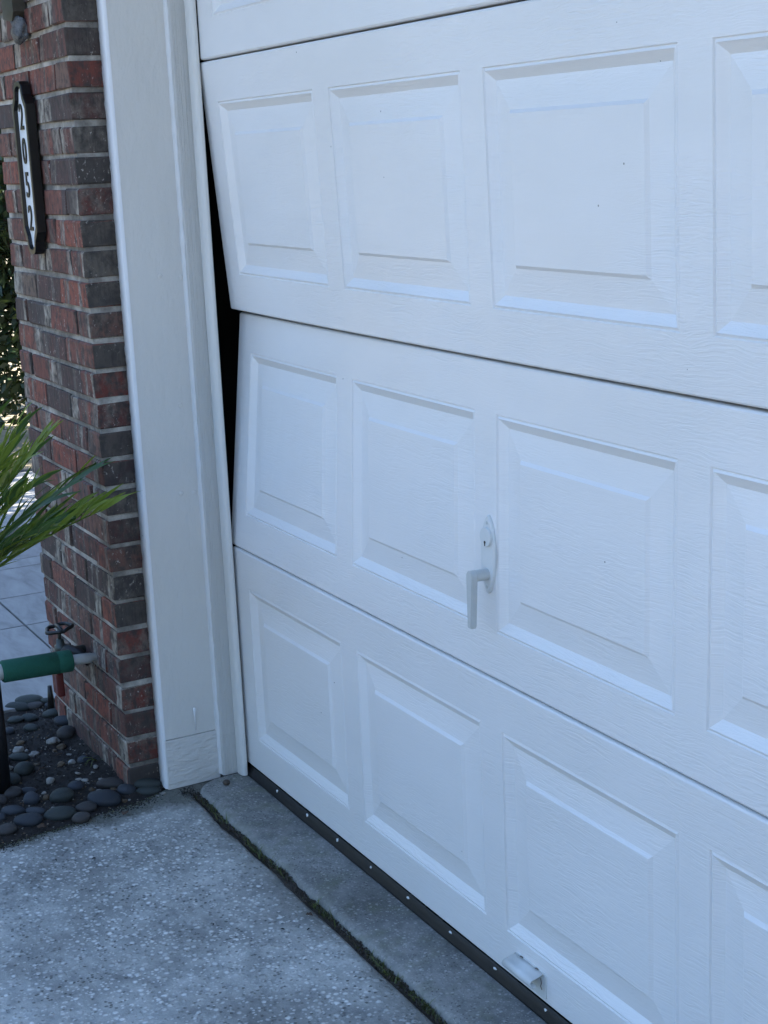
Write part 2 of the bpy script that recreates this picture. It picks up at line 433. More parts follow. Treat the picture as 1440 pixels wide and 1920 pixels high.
def build_apron():
    vs, fs = [], []
    X0, X1 = -.012, 6.0
    n = 160
    prof = [(-.004, -.08), (-.002, -.020), (.001, -.008), (.006, -.002), (.014, .0), (.05, .0005), (.10, 0), (.16, 0), (.40, .0), (.8, 0)]
    for (dy, z) in prof:
        for i in range(n+1):
            u = (i/n)**1.8; x = X0+(X1-X0)*u
            e = max(0, 1-(x-X0)/.045)          # rounded, worn left corner
            chip = .004*noise.noise(Vector((x*23, 8, 0)))+.003*noise.noise(Vector((x*60, 2, 0)))
            y = -.1365+dy+(joint(x)*.8+chip)*(1 if dy < .05 else 0)+e*e*.045*(1 if dy < .05 else .0)
            zz = z+.0012*noise.fractal(Vector((x*7, y*7, 9)), 1, 2, 3)*(1 if dy > .01 else 0)
            vs.append((x, y, zz))
    m_ = n+1
    for j in range(len(prof)-1):
        for i in range(n):
            k = j*m_+i; fs.append((k, k+1, k+m_+1, k+m_))
    b = len(vs)
    for j in range(len(prof)): x, y, z = vs[j*m_]; vs.append((x-.004, y, -.08))
    for j in range(len(prof)-1): fs.append((j*m_, (j+1)*m_, b+j+1, b+j))
    o = obj('garage_apron', vs, fs, APRON, smooth=True)
    tag(o, 'narrow stained concrete strip under the garage door', 'apron', kind='structure')
build_apron()
o = sheet('joint_soil', -.05, 6, -.175, -.12, -.017, 400, 8, JSOIL, .006, 26); tag(o, 'dirt packed in the joint between driveway and apron', 'soil', kind='structure')

SOILZ = -.016
def soil_h(x, y):
    e = max(0, min(1, (drive_edge(y)-x)/.10))
    w_ = max(0, min(1, (-y-.266)/.05))
    return SOILZ - .006*(1-e) + .010*e*noise.fractal(Vector((x*6, y*6, 4)), 1, 2, 4) + .004*noise.fractal(Vector((x*40, y*40, 2)), 1, 2, 3)+.012*(1-w_)*e
def soil_fn(p, u, v):
    x = -.80+(drive_edge(p.y)+.012+.80)*u if p.y > -1.3 else p.x
    return Vector((x, p.y, soil_h(x, p.y)))
o = sheet('garden_soil', -.80, .06, -1.6, -.20, SOILZ, 110, 150, SOIL, 0, 6, soil_fn); tag(o, 'dark garden soil at the foot of the brick wall', 'soil', kind='structure')

# patio tiles
o = sheet('patio_bed', -4.2, -.78, -1.6, 1.4, -.020, 6, 6, GROUT, 0); tag(o, 'dark grout bed under the patio tiles', 'patio', kind='structure')
PATIO = o
tx = [-.79, -1.185, -1.545, -1.90, -2.285, -2.405, -2.70]
ty = [-1.55, -1.19, -.83, -.47, -.111, .25, .61, .97, 1.33]
for i in range(len(tx)-1):
    for j in range(len(ty)-1):
        g = .0035
        bm = box(tx[i+1]+g, tx[i]-g, ty[j]+g, ty[j+1]-g, -.019, -.008, .0015)
        t = bmobj('tile', bm, TILE, PATIO)
o = obj('garden_kerb', *tube([(-2.74+.01*math.sin(k*2.1), -1.5+k*.14, .0+.006*math.sin(k*3.3)) for k in range(22)], [.026+.006*math.sin(k*1.7) for k in range(22)], 8), simple('kerb_stone', (.16, .15, .12), .9, 40, .4, .8, .006), smooth=True)
tag(o, 'mossy low stone edging beyond the patio tiles', 'edging')
o = sheet('concrete_path', -4.1, -2.72, -1.6, 1.4, -.016, 12, 12, simple('path_concrete', (.30, .29, .275), .9, 60, .2, .3), .002); tag(o, 'pale concrete path past the patio edging', 'path', kind='structure')

# ------------------------------------------------------------------ brick wall
BX, BY = -.080, -.266        # right return face, front face
PIT, MORT = .0663, .0115
ZB = 1.706-.0663*27          # centre of a bed joint at ground level
NC = 40
wall = empty('brick_wall', (-.38, -.2, -.08)); tag(wall, 'weathered red and brown brick wall end beside the garage door', 'brick wall')
def W(p): return Vector(p)-Vector((-.38, -.2, -.08))
WT = Vector((.38, .2, .08))
bm = box(BX-.606, BX-.0055, BY+.0060, -.03, -.085, ZB+NC*PIT-.01)
for v in bm.verts: v.co += WT
core = bmobj('mortar', bm, MORTAR, wall)
def brick_mesh(L, D, H, seed):
    rr = random.Random(seed)
    bm = bmesh.new(); bmesh.ops.create_cube(bm, size=1)
    for v in bm.verts: v.co = Vector((v.co.x*L, v.co.y*D, v.co.z*H))
    bmesh.ops.bevel(bm, geom=bm.edges[:], offset=.0028, segments=1, affect='EDGES')
    for v in bm.verts: v.co += Vector((rr.uniform(-1, 1), rr.uniform(-1, 1), rr.uniform(-1, 1)))*.0016
    me = bpy.data.meshes.new('brick'); bm.to_mesh(me); bm.free(); me.materials.append(BRICK); return me
BH = PIT-MORT
full = [brick_mesh(.1955, .092, BH, k) for k in range(6)]
head = [brick_mesh(.092, .1955, BH, 20+k) for k in range(6)]
for k in range(NC):
    z = ZB+(k+.5)*PIT
    if z < -.06: continue
    if k % 2 == 0:
        items = [('f', BX-.0978-i*.2033) for i in range(3)]
    else:
        items = [('h', BX-.046), ('f', BX-.046-.151), ('f', BX-.046-.3543), ('h', BX-.046-.3543-.151-.0065)]
    for t, x in items:
        j = lambda s: rnd.uniform(-s, s)
        y = BY+(.046 if t == 'f' else .0978)+j(.0018)
        b = link('brick', rnd.choice(full if t == 'f' else head), None, core, Vector((x+j(.002), y, z+j(.0012)))+WT, (j(.008), j(.006), j(.006)))
        if rnd.random() < .5: b.rotation_euler.z += math.pi

# ------------------------------------------------------------------ house shell (shade and dark interior)
hs = empty('garage_shell', (2.5, 2.5, 0)); tag(hs, 'dark garage interior showing in the gap beside the buckled door', 'garage')
ho = Vector((2.5, 2.5, 0))
def part(name, x0, x1, y0, y1, z0, z1, mat):
    bm = box(x0, x1, y0, y1, z0, z1)
    for v in bm.verts: v.co -= ho
    return bmobj(name, bm, mat, hs)
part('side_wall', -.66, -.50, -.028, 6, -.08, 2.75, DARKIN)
part('side_wall', 5.6, 5.78, .0, 6, -.08, 2.75, SIDING)
part('back_wall', -.66, 5.78, 6.002, 6.2, -.08, 2.75, SIDING)
part('header', -.66, 5.78, .06, .24, 2.20, 2.748, SIDING)
part('pillar', 4.93, 5.6, -.26, .2, -.08, 2.2, SIDING)
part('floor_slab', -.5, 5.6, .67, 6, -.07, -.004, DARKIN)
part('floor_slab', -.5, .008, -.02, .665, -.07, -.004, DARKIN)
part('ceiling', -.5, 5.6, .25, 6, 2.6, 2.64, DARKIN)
part('track_rail', -.055, -.03, .075, .105, .02, 2.3, BLACKM)
vs = []; 
for (y, z) in ((-.62, 2.62), (3.0, 4.30), (6.8, 2.62)):
    for x in (-1.2, 6.3):
        vs += [Vector((x, y, z))-ho, Vector((x, y, z+.16))-ho]
fs = [(0, 2, 6, 4), (4, 6, 10, 8), (1, 5, 7, 3), (5, 9, 11, 7), (0, 1, 3, 2), (8, 10, 11, 9), (0, 4, 5, 1), (4, 8, 9, 5), (2, 3, 7, 6), (6, 7, 11, 10)]
obj('sun_block_roof', vs, fs, ROOF, hs)  # unseen slab, added and overhung to keep sun off door and patio

# ------------------------------------------------------------------ door frame
fr = empty('door_frame', (-.05, -.12, 0)); tag(fr, 'painted grey wooden door frame between brick and garage door', 'door frame')
fo = Vector((-.05, -.12, 0))
def fpart(name, outline, z0, z1, mat, zs=1, smooth=False):
    n = len(outline); vs, fs = [], []
    for k in range(zs+1):
        z = z0+(z1-z0)*k/zs
        vs += [Vector((x, y, z))-fo for x, y in outline]
    fs.append(tuple(range(n))[::-1]); fs.append(tuple(range(zs*n, zs*n+n)))
    for k in range(zs):
        for i in range(n):
            j = (i+1) % n; fs.append((k*n+i, k*n+j, (k+1)*n+j, (k+1)*n+i))
    return obj(name, vs, fs, mat, fr, smooth)
ZT = 2.3
pb = fpart('post_board', [(-.068, -.190), (-.037, -.190), (-.035, -.188), (-.035, -.056), (-.068, -.056)], .112, ZT, POST)
# wavy painted front edge of the post
def wavy_edge():
    vs, fs = [], []; n = 260
    for k in range(n+1):
        z = -.008+(ZT+.008)*k/n
        w1 = .0045*noise.noise(Vector((z*34, 1, 0)))+.0040*noise.noise(Vector((z*120, 2, 0)))
        w2 = .0008*noise.noise(Vector((z*60, 4, 0)))
        for (x, y) in ((-.0765+w1, -.1880), (-.0755+w1, -.1930+w2), (-.0395+w2, -.1942+w2), (-.0352, -.1915), (-.0343, -.186+w2)):
            vs.append(Vector((x, y, z))-fo)
    for k in range(n):
        for i in range(4): fs.append((k*5+i, k*5+i+1, (k+1)*5+i+1, (k+1)*5+i))
    return obj('painted_edge', vs, fs, EDGEW, fr, True)
wavy_edge()
fpart('plinth_block', [(-.068, -.1885), (-.0345, -.1885), (-.0325, -.1865), (-.0325, -.058), (-.068, -.058)], -.010, .1105, PLINTH)
fpart('side_jamb', [(-.0795, -.0555), (-.022, -.0555), (-.0185, -.052), (-.0185, -.004), (-.0795, -.004)], -.001, ZT, WOOD)
def bead(name, c, r, mat, seed, z0=.0, z1=ZT):
    vs, fs = [], []; n = 240
    for k in range(n+1):
        z = z0+(z1-z0)*k/n; q = 1+.35*noise.noise(Vector((z*30, seed, 0)))
        dx = .0008*noise.noise(Vector((z*17, seed+3, 0)))
        for i in range(7):
            t = R(-100+i*33)
            vs.append(Vector((c[0]+dx+r[0]*q*math.cos(t), c[1]+r[1]*q*math.sin(t), z))-fo)
    for k in range(n):
        for i in range(6): fs.append((k*7+i, k*7+i+1, (k+1)*7+i+1, (k+1)*7+i))
    return obj(name, vs, fs, mat, fr, True)
bead('caulk_bead', (-.0340, -.0560), (.0120, .0050), CAULK, 3, .002)
# vinyl stop with its rounded nose and flap
fpart('stop_moulding', [(-.0183, -.0195), (-.011, -.0222), (.006, -.0220), (.014, -.0195), (.0180, -.0145), (.0185, -.0095), (.015, -.0065), (.0, -.0065), (-.0183, -.0065)], .002, ZT, VINYL)
# nail heads and drip
for (px, py) in ((300, 517), (340, 520), (338, 760), (340, 925), (365, 923)):
    p = at_x(px, py, -.035)
    bm = bmesh.new(); bmesh.ops.create_uvsphere(bm, u_segments=10, v_segments=6, radius=1)
    for v in bm.verts: v.co = Vector((v.co.x*.0012, v.co.y*.0055, v.co.z*.0055))
    bmobj('nail_head', bm, POST, fr, True, loc=p-fo)
p = at_x(364, 1329, -.0325)
vs, fs = tube([p-fo+Vector((.0005, 0, -.055)), p-fo+Vector((.0012, 0, -.02)), p-fo+Vector((.002, 0, 0)), p-fo+Vector((.002, 0, .004))], [.0006, .0018, .0042, .002], 10)
obj('paint_drip', vs, fs, EDGEW, fr, True)

# ------------------------------------------------------------------ garage door
gd = empty('garage_door', (0, 0, 0)); tag(gd, 'white raised panel sectional garage door bowed inward at one end', 'garage door')
H = .533; Z0 = .025
PA, PW, PP, PV0, PV1, NP = .0793, .4628, .5294, .0828, .4466, 9
WD = 2*PA+(NP-1)*PP+PW
SH = {1: 0, 2: -.010, 3: .0, 4: .014}
def door_pt(s, x, v, d):
    """point on section s at (x along, v up), d = outward relief (metres)"""
    e = math.exp(-max(x, -.05)/.95); t = v/H
    if s == 1: yb = yt = 0; zb = 0
    if s == 2: yb, yt, zb = 0, -.0036+.063*e, H
    if s == 3: yb, yt, zb = -.0044+.039*e, -.0036, None
    if s == 4: yb = yt = -.0036; zb = 3*H
    dz = math.sqrt(H*H-(yt-yb)**2)
    if s == 3: zb = 3*H-dz
    ny = dz/H; nz = (yt-yb)/H
    return Vector((x+SH[s], yb+(yt-yb)*t-d*ny, Z0+zb+dz*t+d*nz))
def door_section(s):
    e0 = .0015; e1 = H-.0025
    xs = [0.0]
    for i in range(NP):
        a = PA+i*PP; xs += [a]+[a+PW*k/6 for k in range(1, 6)]+[a+PW]
        xs_mid = None
    xs.append(WD)
    # lips: relief profile down the section edges
    vsplit = [(e0, -.045), (e0, -.006), (e0+.0012, -.0022), (e0+.004, 0), (PV0, 0), (PV1, 0), (e1-.004, 0), (e1-.0012, -.0022), (e1, -.006), (e1, -.045)]
    vs, fs = [], []
    nx = len(xs); nv = len(vsplit)
    for v, d in vsplit:
        for x in xs: vs.append(door_pt(s, x, v, d))
    for j in range(nv-1):
        for i in range(nx-1):
            if j == 4:
                xm = (xs[i]+xs[i+1])/2
                q = (xm-PA) % PP
                if xm > PA and q < PW: continue
            k = j*nx+i; fs.append((k, k+1, k+nx+1, k+nx))
    # back and ends
    for i in range(nx-1): fs.append((i, (nv-1)*nx+i, (nv-1)*nx+i+1, i+1))
    fs.append(tuple(j*nx for j in range(nv))); fs.append(tuple(j*nx+nx-1 for j in range(nv))[::-1])
    sec = obj('door_section', vs, fs, DOOR, gd)
    ins = [0, .0016, .0060, .0210, .0650, .0705]
    dep = [0, -.0030, -.0003, -.0105, -.0050, -.0004]
    ph = PV1-PV0
    for i in range(NP):
        a = PA+i*PP
        ax = ins+[ins[-1]+(PW-2*ins[-1])*k/5 for k in range(1, 5)]+[PW-q for q in ins[::-1]]
        av = ins+[ph-q for q in ins[::-1]]
        nxp = len(ax)
        vs, fs = [], []
        def prof(q):
            for k in range(len(ins)-1):
                if q <= ins[k+1]+1e-9:
                    f = (q-ins[k])/(ins[k+1]-ins[k]); return dep[k]+(dep[k+1]-dep[k])*max(0, f)
            return dep[-1]
        for v in av:
            for x in ax:
                q = min(x, PW-x, v, ph-v)
                vs.append(door_pt(s, a+x, PV0+v, prof(q)))
        for j in range(len(av)-1):
            for k in range(nxp-1):
                p0 = j*nxp+k; p1 = p0+1; p2 = p0+nxp+1; p3 = p0+nxp
                L = k; Rr = nxp-2-k; B = j; T = len(av)-2-j
                if (L == B and L < 5) or (Rr == T and Rr < 5): fs += [(p0, p1, p2), (p0, p2, p3)]
                elif (Rr == B and B < 5) or (L == T and L < 5): fs += [(p0, p1, p3), (p1, p2, p3)]
                else: fs.append((p0, p1, p2, p3))
        obj('raised_panel', vs, fs, DOOR, sec)
    return sec
secs = {s: door_section(s) for s in (1, 2, 3, 4)}
# weather seal
prof = [(.002, .024), (-.0015, .020), (-.004, .012), (-.007, .004), (-.008, .001), (-.004, .0003), (.03, .0003), (.036, .006), (.036, .024)]
vs, fs = [], []
xsn = 120
for i in range(xsn+1):
    x = .004+(WD-.008)*i/xsn
    wob = .0016*noise.noise(Vector((x*5, 0, 0)))
    for y, z in prof: vs.append((x, y+wob, z))
n = len(prof)
for i in range(xsn):
    for k in range(n-1): fs.append((i*n+k, i*n+k+1, (i+1)*n+k+1, (i+1)*n+k))
fs.append(tuple(range(n))[::-1]); fs.append(tuple(range(xsn*n, xsn*n+n)))
seal = obj('bottom_seal', vs, fs, RUBBER, gd, True)
for i in range(30):
    x = .182+i*.1525+rnd.uniform(-.008, .008)
    bm = bmesh.new(); bmesh.ops.create_icosphere(bm, subdivisions=2, radius=1)
    sx = rnd.uniform(.5, 1.5); sz_ = rnd.uniform(.45, 1.15)
    for v in bm.verts: v.co = Vector((v.co.x*.0050*sx, v.co.y*.0022, v.co.z*.0042*sz_))*(1+.7*noise.noise(v.co*2.2+Vector((i*3.1, 0, 0))))
    bmobj('screw_head', bm, SCREWM, seal, True, loc=(x, -.0022, .0175))

# lock handle on the second section
def on_sec2(px, py, d=0):
    p = at_y(px, py, .004); return p
lp = Vector((1.108, door_pt(2, 1.118, .22, 0).y, .7705))
tilt = math.atan2(.063*math.exp(-1.108/.95)-.0036, H)
n = 28
def lens(hw, hh, pw=1.4):
    out = []
    for k in range(n):
        t = 2*math.pi*k/n
        c, s_ = math.cos(t), math.sin(t)
        out.append((hw*math.copysign(abs(c)**pw, c), hh*math.copysign(abs(s_)**.95, s_)))
    return out
vs, fs = [], []
rings = [(lens(.0215, .0665), 0), (lens(.0215, .0665), -.0035), (lens(.0198, .0645), -.0058), (lens(.015, .056), -.0064)]
for o_, y in rings: vs += [(x, y, z) for x, z in o_]
for r_ in range(3):
    for i in range(n):
        j = (i+1) % n; fs.append((r_*n+i, r_*n+j, (r_+1)*n+j, (r_+1)*n+i))
fs.append(tuple(range(3*n, 4*n)))
lh = obj('lock_handle', vs, fs, HANDLEW, gd, loc=lp, rot=(-tilt, 0, 0))
lh['label'] = 'off-white lock handle with oval plate and drop lever'
def disc_y(c, r, y0, y1, bev=.001, seg=24):
    out = []; rings = [(r, y0), (r, y1+bev), (r-bev, y1)]
    vs, fs = [], []
    for rr, y in rings:
        for k in range(seg):
            t = 2*math.pi*k/seg; vs.append((c[0]+rr*math.cos(t), y, c[1]+rr*math.sin(t)))
    for q in range(2):
        for k in range(seg):
            j = (k+1) % seg; fs.append((q*seg+k, q*seg+j, (q+1)*seg+j, (q+1)*seg+k))
    fs.append(tuple(range(2*seg, 3*seg)))
    return vs, fs
obj('lock_cylinder', *disc_y((.0, .030), .0165, -.006, -.0105), HANDLEW, lh)
vs, fs = prism_y([(-.0012, .0150), (.0012, .0150), (.0014, .0190), (.0028, .0210), (.0018, .0235), (-.0018, .0235), (-.0028, .0210), (-.0014, .0190)], -.0109, -.0102)
obj('keyhole', vs, fs, BLACKM, lh)
obj('spindle', *disc_y((.0, -.033), .0098, -.006, -.031, .001), HANDLEG, lh)
# lever: rounded top, tapering to a square tip
out = []
for k in range(11):
    t = R(0+18*k); out.append((.0100*math.cos(t), -.033+.0100*math.sin(t)))
out += [(-.0058, -.118), (-.0048, -.1210), (.0048, -.1210), (.0058, -.118)]
vs, fs = prism_y(out, -.041, -.0295)
bm = bmesh.new(); bv = [bm.verts.new(v) for v in vs]
for f in fs: bm.faces.new([bv[i] for i in f])
bm.normal_update(); bmesh.ops.bevel(bm, geom=[e for e in bm.edges if abs(e.verts[0].co.y-e.verts[1].co.y) < 1e-5], offset=.0014, segments=2, affect='EDGES')
bmobj('lever', bm, HANDLEG, lh)
for z in (.0535, -.0545):
    obj('screw', *disc_y((0, z), .0028, -.0062, -.0074, .0006, 12), HANDLEG, lh)

# lift handle on the bottom rail
lx0, lx1 = 1.166, 1.258
l0 = Vector(((lx0+lx1)/2, 0, .06)); lw = (lx1-lx0)/2
vs, fs = prism_y([(-lw, -.024), (lw-.003, -.024), (lw, -.021), (lw, .019), (lw-.004, .023), (-lw+.004, .023), (-lw, .019)], -.0022, .0008)
lf = obj('lift_handle', vs, fs, HANDLEW, gd, loc=l0); lf['label'] = 'curled white metal lift handle on the bottom rail'
arc = [(-.0016, .0205), (-.010, .0190), (-.020, .0165)]
for k in range(9):
    t = R(100+k*26); arc.append((-.0215+.0075*math.cos(t)*1.0, .0092+.0075*math.sin(t)))
vs, fs = [], []
for (y, z) in arc: vs += [(-lw+.001, y, z), (lw-.006, y, z)]
for k in range(len(arc)-1): fs.append((2*k, 2*k+2, 2*k+3, 2*k+1))
g = obj('grip', vs, fs, HANDLEW, lf, True)
md = g.modifiers.new('thick', 'SOLIDIFY'); md.thickness = .0016; md.offset = 0
for x in (-lw*.55, lw*.45):
    vs, fs = tube([(x-.004, -.0025, .0215), (x, -.003, .0235), (x+.005, -.0025, .0225)], .0008, 6); obj('rust_chip', vs, fs, DEADLEAF, lf)
vs, fs = tube([(lw-.014, -.0024, .010), (lw-.012, -.0026, .002), (lw-.0145, -.0024, -.005), (lw-.011, -.0024, -.010)], .0007, 6); obj('rust_crack', vs, fs, DEADLEAF, lf)

# ------------------------------------------------------------------ number plaque
px0, px1 = -.449, -.337; pz0, pz1 = 1.222, 1.612
pc = Vector(((px0+px1)/2, BY, (pz0+pz1)/2)); hw = (px1-px0)/2; hh = (pz1-pz0)/2
def plaque_outline(s):
    w_, h_ = hw-s, hh-s
    top = [(w_, h_-.052), (w_*.86, h_-.044), (w_*.62, h_-.030), (w_*.50, h_-.010), (w_*.32, h_-.002), (0, h_)]
    pts = top+[(-x, z) for x, z in top[-2::-1]]
    return pts+[(x*-1, -z) for x, z in pts]
o0 = plaque_outline(0); o1 = plaque_outline(.011); o2 = plaque_outline(.013)
n = len(o0); vs = []; fs = []
for ol, y in ((o0, -.004), (o0, -.0235), ([(x*.985, z*.995) for x, z in o0], -.0255), (o1, -.0255), (o2, -.0165)):
    vs += [(x, y, z) for x, z in ol]
for r_ in range(4):
    for i in range(n):
        j = (i+1) % n; fs.append((r_*n+i, r_*n+j, (r_+1)*n+j, (r_+1)*n+i))
fs.append(tuple(range(n))[::-1])
pl = empty('house_number_plaque', pc); tag(pl, 'tall black house number plaque reading 2052 on the brick', 'number plaque')
f_ = obj('frame', vs, fs, BLACK, pl)
vs, fs = prism_y([(x*.99, z*.995) for x, z in o2], -.0170, -.006)
obj('insert', vs, fs, WHITEP, pl)
for z in (.145, -.145):
    vs, fs = prism_y([(-.035, z-.012), (.035, z-.012), (.035, z+.012), (-.035, z+.012)], -.004, .004); obj('standoff', vs, fs, BLACK, pl)
# a dark bracket left visible at the foot of the tray
for (ch, z) in (('2', .113), ('0', .037), ('5', -.039), ('2', -.115)):
    cu = bpy.data.curves.new('digit', 'FONT'); cu.body = ch; cu.size = .082; cu.align_x = 'CENTER'; cu.align_y = 'CENTER'; cu.extrude = .0012; cu.offset = .0005
    to = bpy.data.objects.new('tmp', cu); COL.objects.link(to)
    dg = bpy.context.evaluated_depsgraph_get(); me = bpy.data.meshes.new_from_object(to.evaluated_get(dg))
    bpy.data.objects.remove(to)
    me.name = 'digit'
    me.materials.clear(); me.materials.append(BLACK)
    link('digit', me, None, pl, (-.012, -.0184, z), (R(90), 0, 0), (.80, 1, 1))

# ------------------------------------------------------------------ wall lantern (its foot shows at the frame edge)
wl = empty('wall_lantern', (-.40, BY, 1.80)); tag(wl, 'black wall lantern with grey sealant blob on the brick', 'wall lantern')
vs, fs = prism_y([(-.045, -.05), (.028, -.062), (.042, -.04), (.045, .16), (-.045, .16)], -.028, .002); obj('backplate', vs, fs, simple('lantern_bronze', (.05, .042, .03), .5, 50, .5, .4), wl)
bm = bmesh.new(); bmesh.ops.create_icosphere(bm, subdivisions=3, radius=1)
for v in bm.verts:
    k = 1+.5*noise.noise(v.co*2.2+Vector((3, 1, 0)))+.15*noise.noise(v.co*6); v.co = Vector((v.co.x*.028*k, v.co.y*.018*k, v.co.z*.027*k))
bmobj('sealant', bm, FOIL, wl, True, loc=(.030, -.012, -.078))
obj('arm', *tube([(0, -.02, .10), (0, -.07, .12), (0, -.13, .10)], .008, 10), BLACKM, wl, True)
cx, cy, cz = 0, -.13, -.055
for z, r_ in ((.0, .052), (.20, .06)):
    bm = box(-r_, r_, -r_-.13, r_-.13, cz+z-.005, cz+z+.005, .002); bmobj('lantern_ring', bm, BLACKM, wl)
for sx in (-1, 1):
    for sy in (-1, 1):
        obj('post', *tube([(sx*.046, -.13+sy*.046, cz), (sx*.053, -.13+sy*.053, cz+.20)], .004, 6), BLACKM, wl)
GL = M('lantern_glass'); GL = GL.done((.9, .92, .95), .05, None, Transmission_Weight=None) if False else None
a = M('lantern_glass'); a.b.inputs['Transmission Weight'].default_value = .9; GLASS = a.done((.85, .88, .9), .12)
for k in range(4):
    bm = box(-.043, .043, -.0012, .0012, 0, .18)
    q = bmobj('glass_pane', bm, GLASS, wl, loc=(0, -.13, cz+.008)); t = k*math.pi/2
    q.rotation_euler.z = t; q.location = (.047*math.sin(t), -.13-.047*math.cos(t), cz+.008)
vs, fs = [], []
vs = [(-.072, -.202, cz+.205), (.072, -.202, cz+.205), (.072, -.058, cz+.205), (-.072, -.058, cz+.205), (0, -.13, cz+.27)]
obj('cap', vs, [(3, 2, 1, 0), (0, 1, 4), (1, 2, 4), (2, 3, 4), (3, 0, 4)], BLACKM, wl)

# ------------------------------------------------------------------ insulated pipe, tap
pp = empty('insulated_pipe', (-.261, -.52, SOILZ)); tag(pp, 'white pipe wrapped in green foam tube coming out of the brick', 'pipe'); po = Vector((-.261, -.52, SOILZ))
zc = .272
def pt_(x, y, z): return Vector((x, y, z))-po
obj('pipe', *tube([pt_(-.261, -.255, .269), pt_(-.261, -.33, zc+.002), pt_(-.261, -.42, zc+.004)], .0105, 16), PVC, pp, True)
obj('coupling', *tube([pt_(-.261, -.2785, .270), pt_(-.261, -.2795, .270), pt_(-.261, -.345, zc+.002)], [.0118, .0128, .0128], 18), PVC, pp, True)
obj('foam_sleeve', *tube([pt_(-.261, -.3255, zc+.001), pt_(-.261, -.3265, zc+.001), pt_(-.261, -.3295, zc+.001), pt_(-.261, -.36, zc+.002), pt_(-.261, -.3612, zc+.002), pt_(-.261, -.3624, zc+.002), pt_(-.261, -.49, zc+.006), pt_(-.261, -.494, zc+.006)], [.015, .0245, .0265, .0265, .0252, .0265, .0265, .024], 28), FOAM, pp, True)
obj('elbow', *tube([pt_(-.261, -.46, zc+.006), pt_(-.261, -.50, zc+.006), pt_(-.261, -.515, zc), pt_(-.261, -.522, zc-.02), pt_(-.261, -.522, zc-.05)], .019, 14), PVC, pp, True)
obj('riser_sleeve', *tube([pt_(-.261, -.522, zc-.012), pt_(-.261, -.522, .12), pt_(-.261, -.522, -.03)], [.0225, .0235, .022], 18), RUBBER, pp, True)
def Ty(px, py, y): return at_y(px, py, y)
tp = empty('garden_tap', (-.36, BY, .27)); to_ = Vector((-.36, BY, .27)); tag(tp, 'old brass hose tap with black handle behind the green pipe', 'tap')
def q_(x, y, z): return Vector((x, y, z))-to_
TXc = -.352
obj('body', *tube([q_(TXc, -.262, .262), q_(TXc, -.31, .264), q_(TXc, -.33, .262), q_(TXc, -.345, .245), q_(TXc, -.348, .225)], [.014, .014, .017, .014, .016], 14), BRASS, tp, True)
obj('bonnet', *tube([q_(TXc, -.325, .268), q_(TXc, -.325, .286), q_(TXc, -.325, .288), q_(TXc, -.325, .302)], [.016, .015, .011, .009], 10), BRASS, tp, True)
obj('stem', *tube([q_(TXc, -.325, .30), q_(TXc, -.325, .328)], .0045, 8), BRASS, tp, True)
hd = []
for k in range(25):
    t = 2*math.pi*k/24; rr = .030+.003*math.cos(5*t); hd.append(q_(TXc+rr*math.cos(t), -.325+rr*math.sin(t), .329+.004*math.sin(t)))
obj('handle', *tube(hd, .0048, 8), BLACKM, tp, True)
obj('handle_bar', *tube([q_(TXc-.03, -.325, .329), q_(TXc, -.325, .332), q_(TXc+.03, -.325, .329)], .005, 8), BLACKM, tp, True)
obj('hose_end', *tube([q_(TXc, -.346, .235), q_(TXc+.012, -.335, .250), q_(TXc+.035, -.318, .285), q_(TXc+.06, -.302, .280), q_(TXc+.085, -.280, .258)], .0125, 12), RUBBER, tp, True)
rt = tag(bmobj('red_handle', box(-.0125, .0125, -.009, .009, -.060, 0, .005), RED, None, loc=(0, 0, 0)), 'red vinyl valve grip hanging under the green foam tube', 'valve grip')
rt.location = Vector((-.345, -.338, .221)); rt.rotation_euler = (0, R(-4), 0)
stb = at_z(97, 1340, SOILZ)
sk = tag(obj('black_stake', *tube([stb+Vector((0, 0, -.02)), stb+Vector((0, 0, .02)), stb+Vector((.003, .001, .05)), stb+Vector((.004, .001, .083))], [.0115, .0105, .0085, .006], 10), BLACK, None, True), 'black plastic drip stake pushed into the soil by the wall', 'stake')

# ------------------------------------------------------------------ pebbles
def pebble_mesh(seed, flat, lump=.10):
    rr = random.Random(seed); bm = bmesh.new(); bmesh.ops.create_icosphere(bm, subdivisions=3, radius=1)
    o_ = Vector((seed*3.1, 0, 0))
    for v in bm.verts:
        k = 1+lump*noise.noise(v.co*1.1+o_)+lump*.25*noise.noise(v.co*3+o_)
        c = v.co*k
        v.co = Vector((c.x, c.y, c.z*flat))
    me = bpy.data.meshes.new('pebble'); bm.to_mesh(me); bm.free(); me.shade_smooth(); return me
def place_stone(name, px, py, w, h, mat, label, cat, group, seed, lump=.1, z=None):
    """px,py centre and apparent size in photo pixels"""
    p = at_z(px, py+h*.30, SOILZ)
    onpad = p.x > drive_edge(p.y)-.004
    ground = -.012 if onpad else soil_h(p.x, p.y)
    if z is not None: ground = z
    p = at_z(px, py, ground+.004)
    mm = (p-CAM).length/FPX
    rw = w*mm/2
    flat = min(.85, max(.38, h/w*.78)); me = pebble_mesh(seed, flat, lump); me.materials.append(mat)
    # lie along the picture's horizontal direction, depth a little less than width
    ang = math.atan2(AX[0].y, AX[0].x)
    dep = min(1.0, max(.55, (h/w)*1.25))
    o_ = link(name, me, None, None, (p.x, p.y, ground+rw*flat*.52), (rnd.uniform(-.12, .12), rnd.uniform(-.12, .12), ang+rnd.uniform(-.15, .15)), (rw, rw*dep, rw))
    tag(o_, label, cat, group); return o_
c0 = lambda x, y: (x*.2222, 1320+y*.2222)
B_, G_, N_ = PEB_BLUE, PEB_GREEN, PEB_BROWN
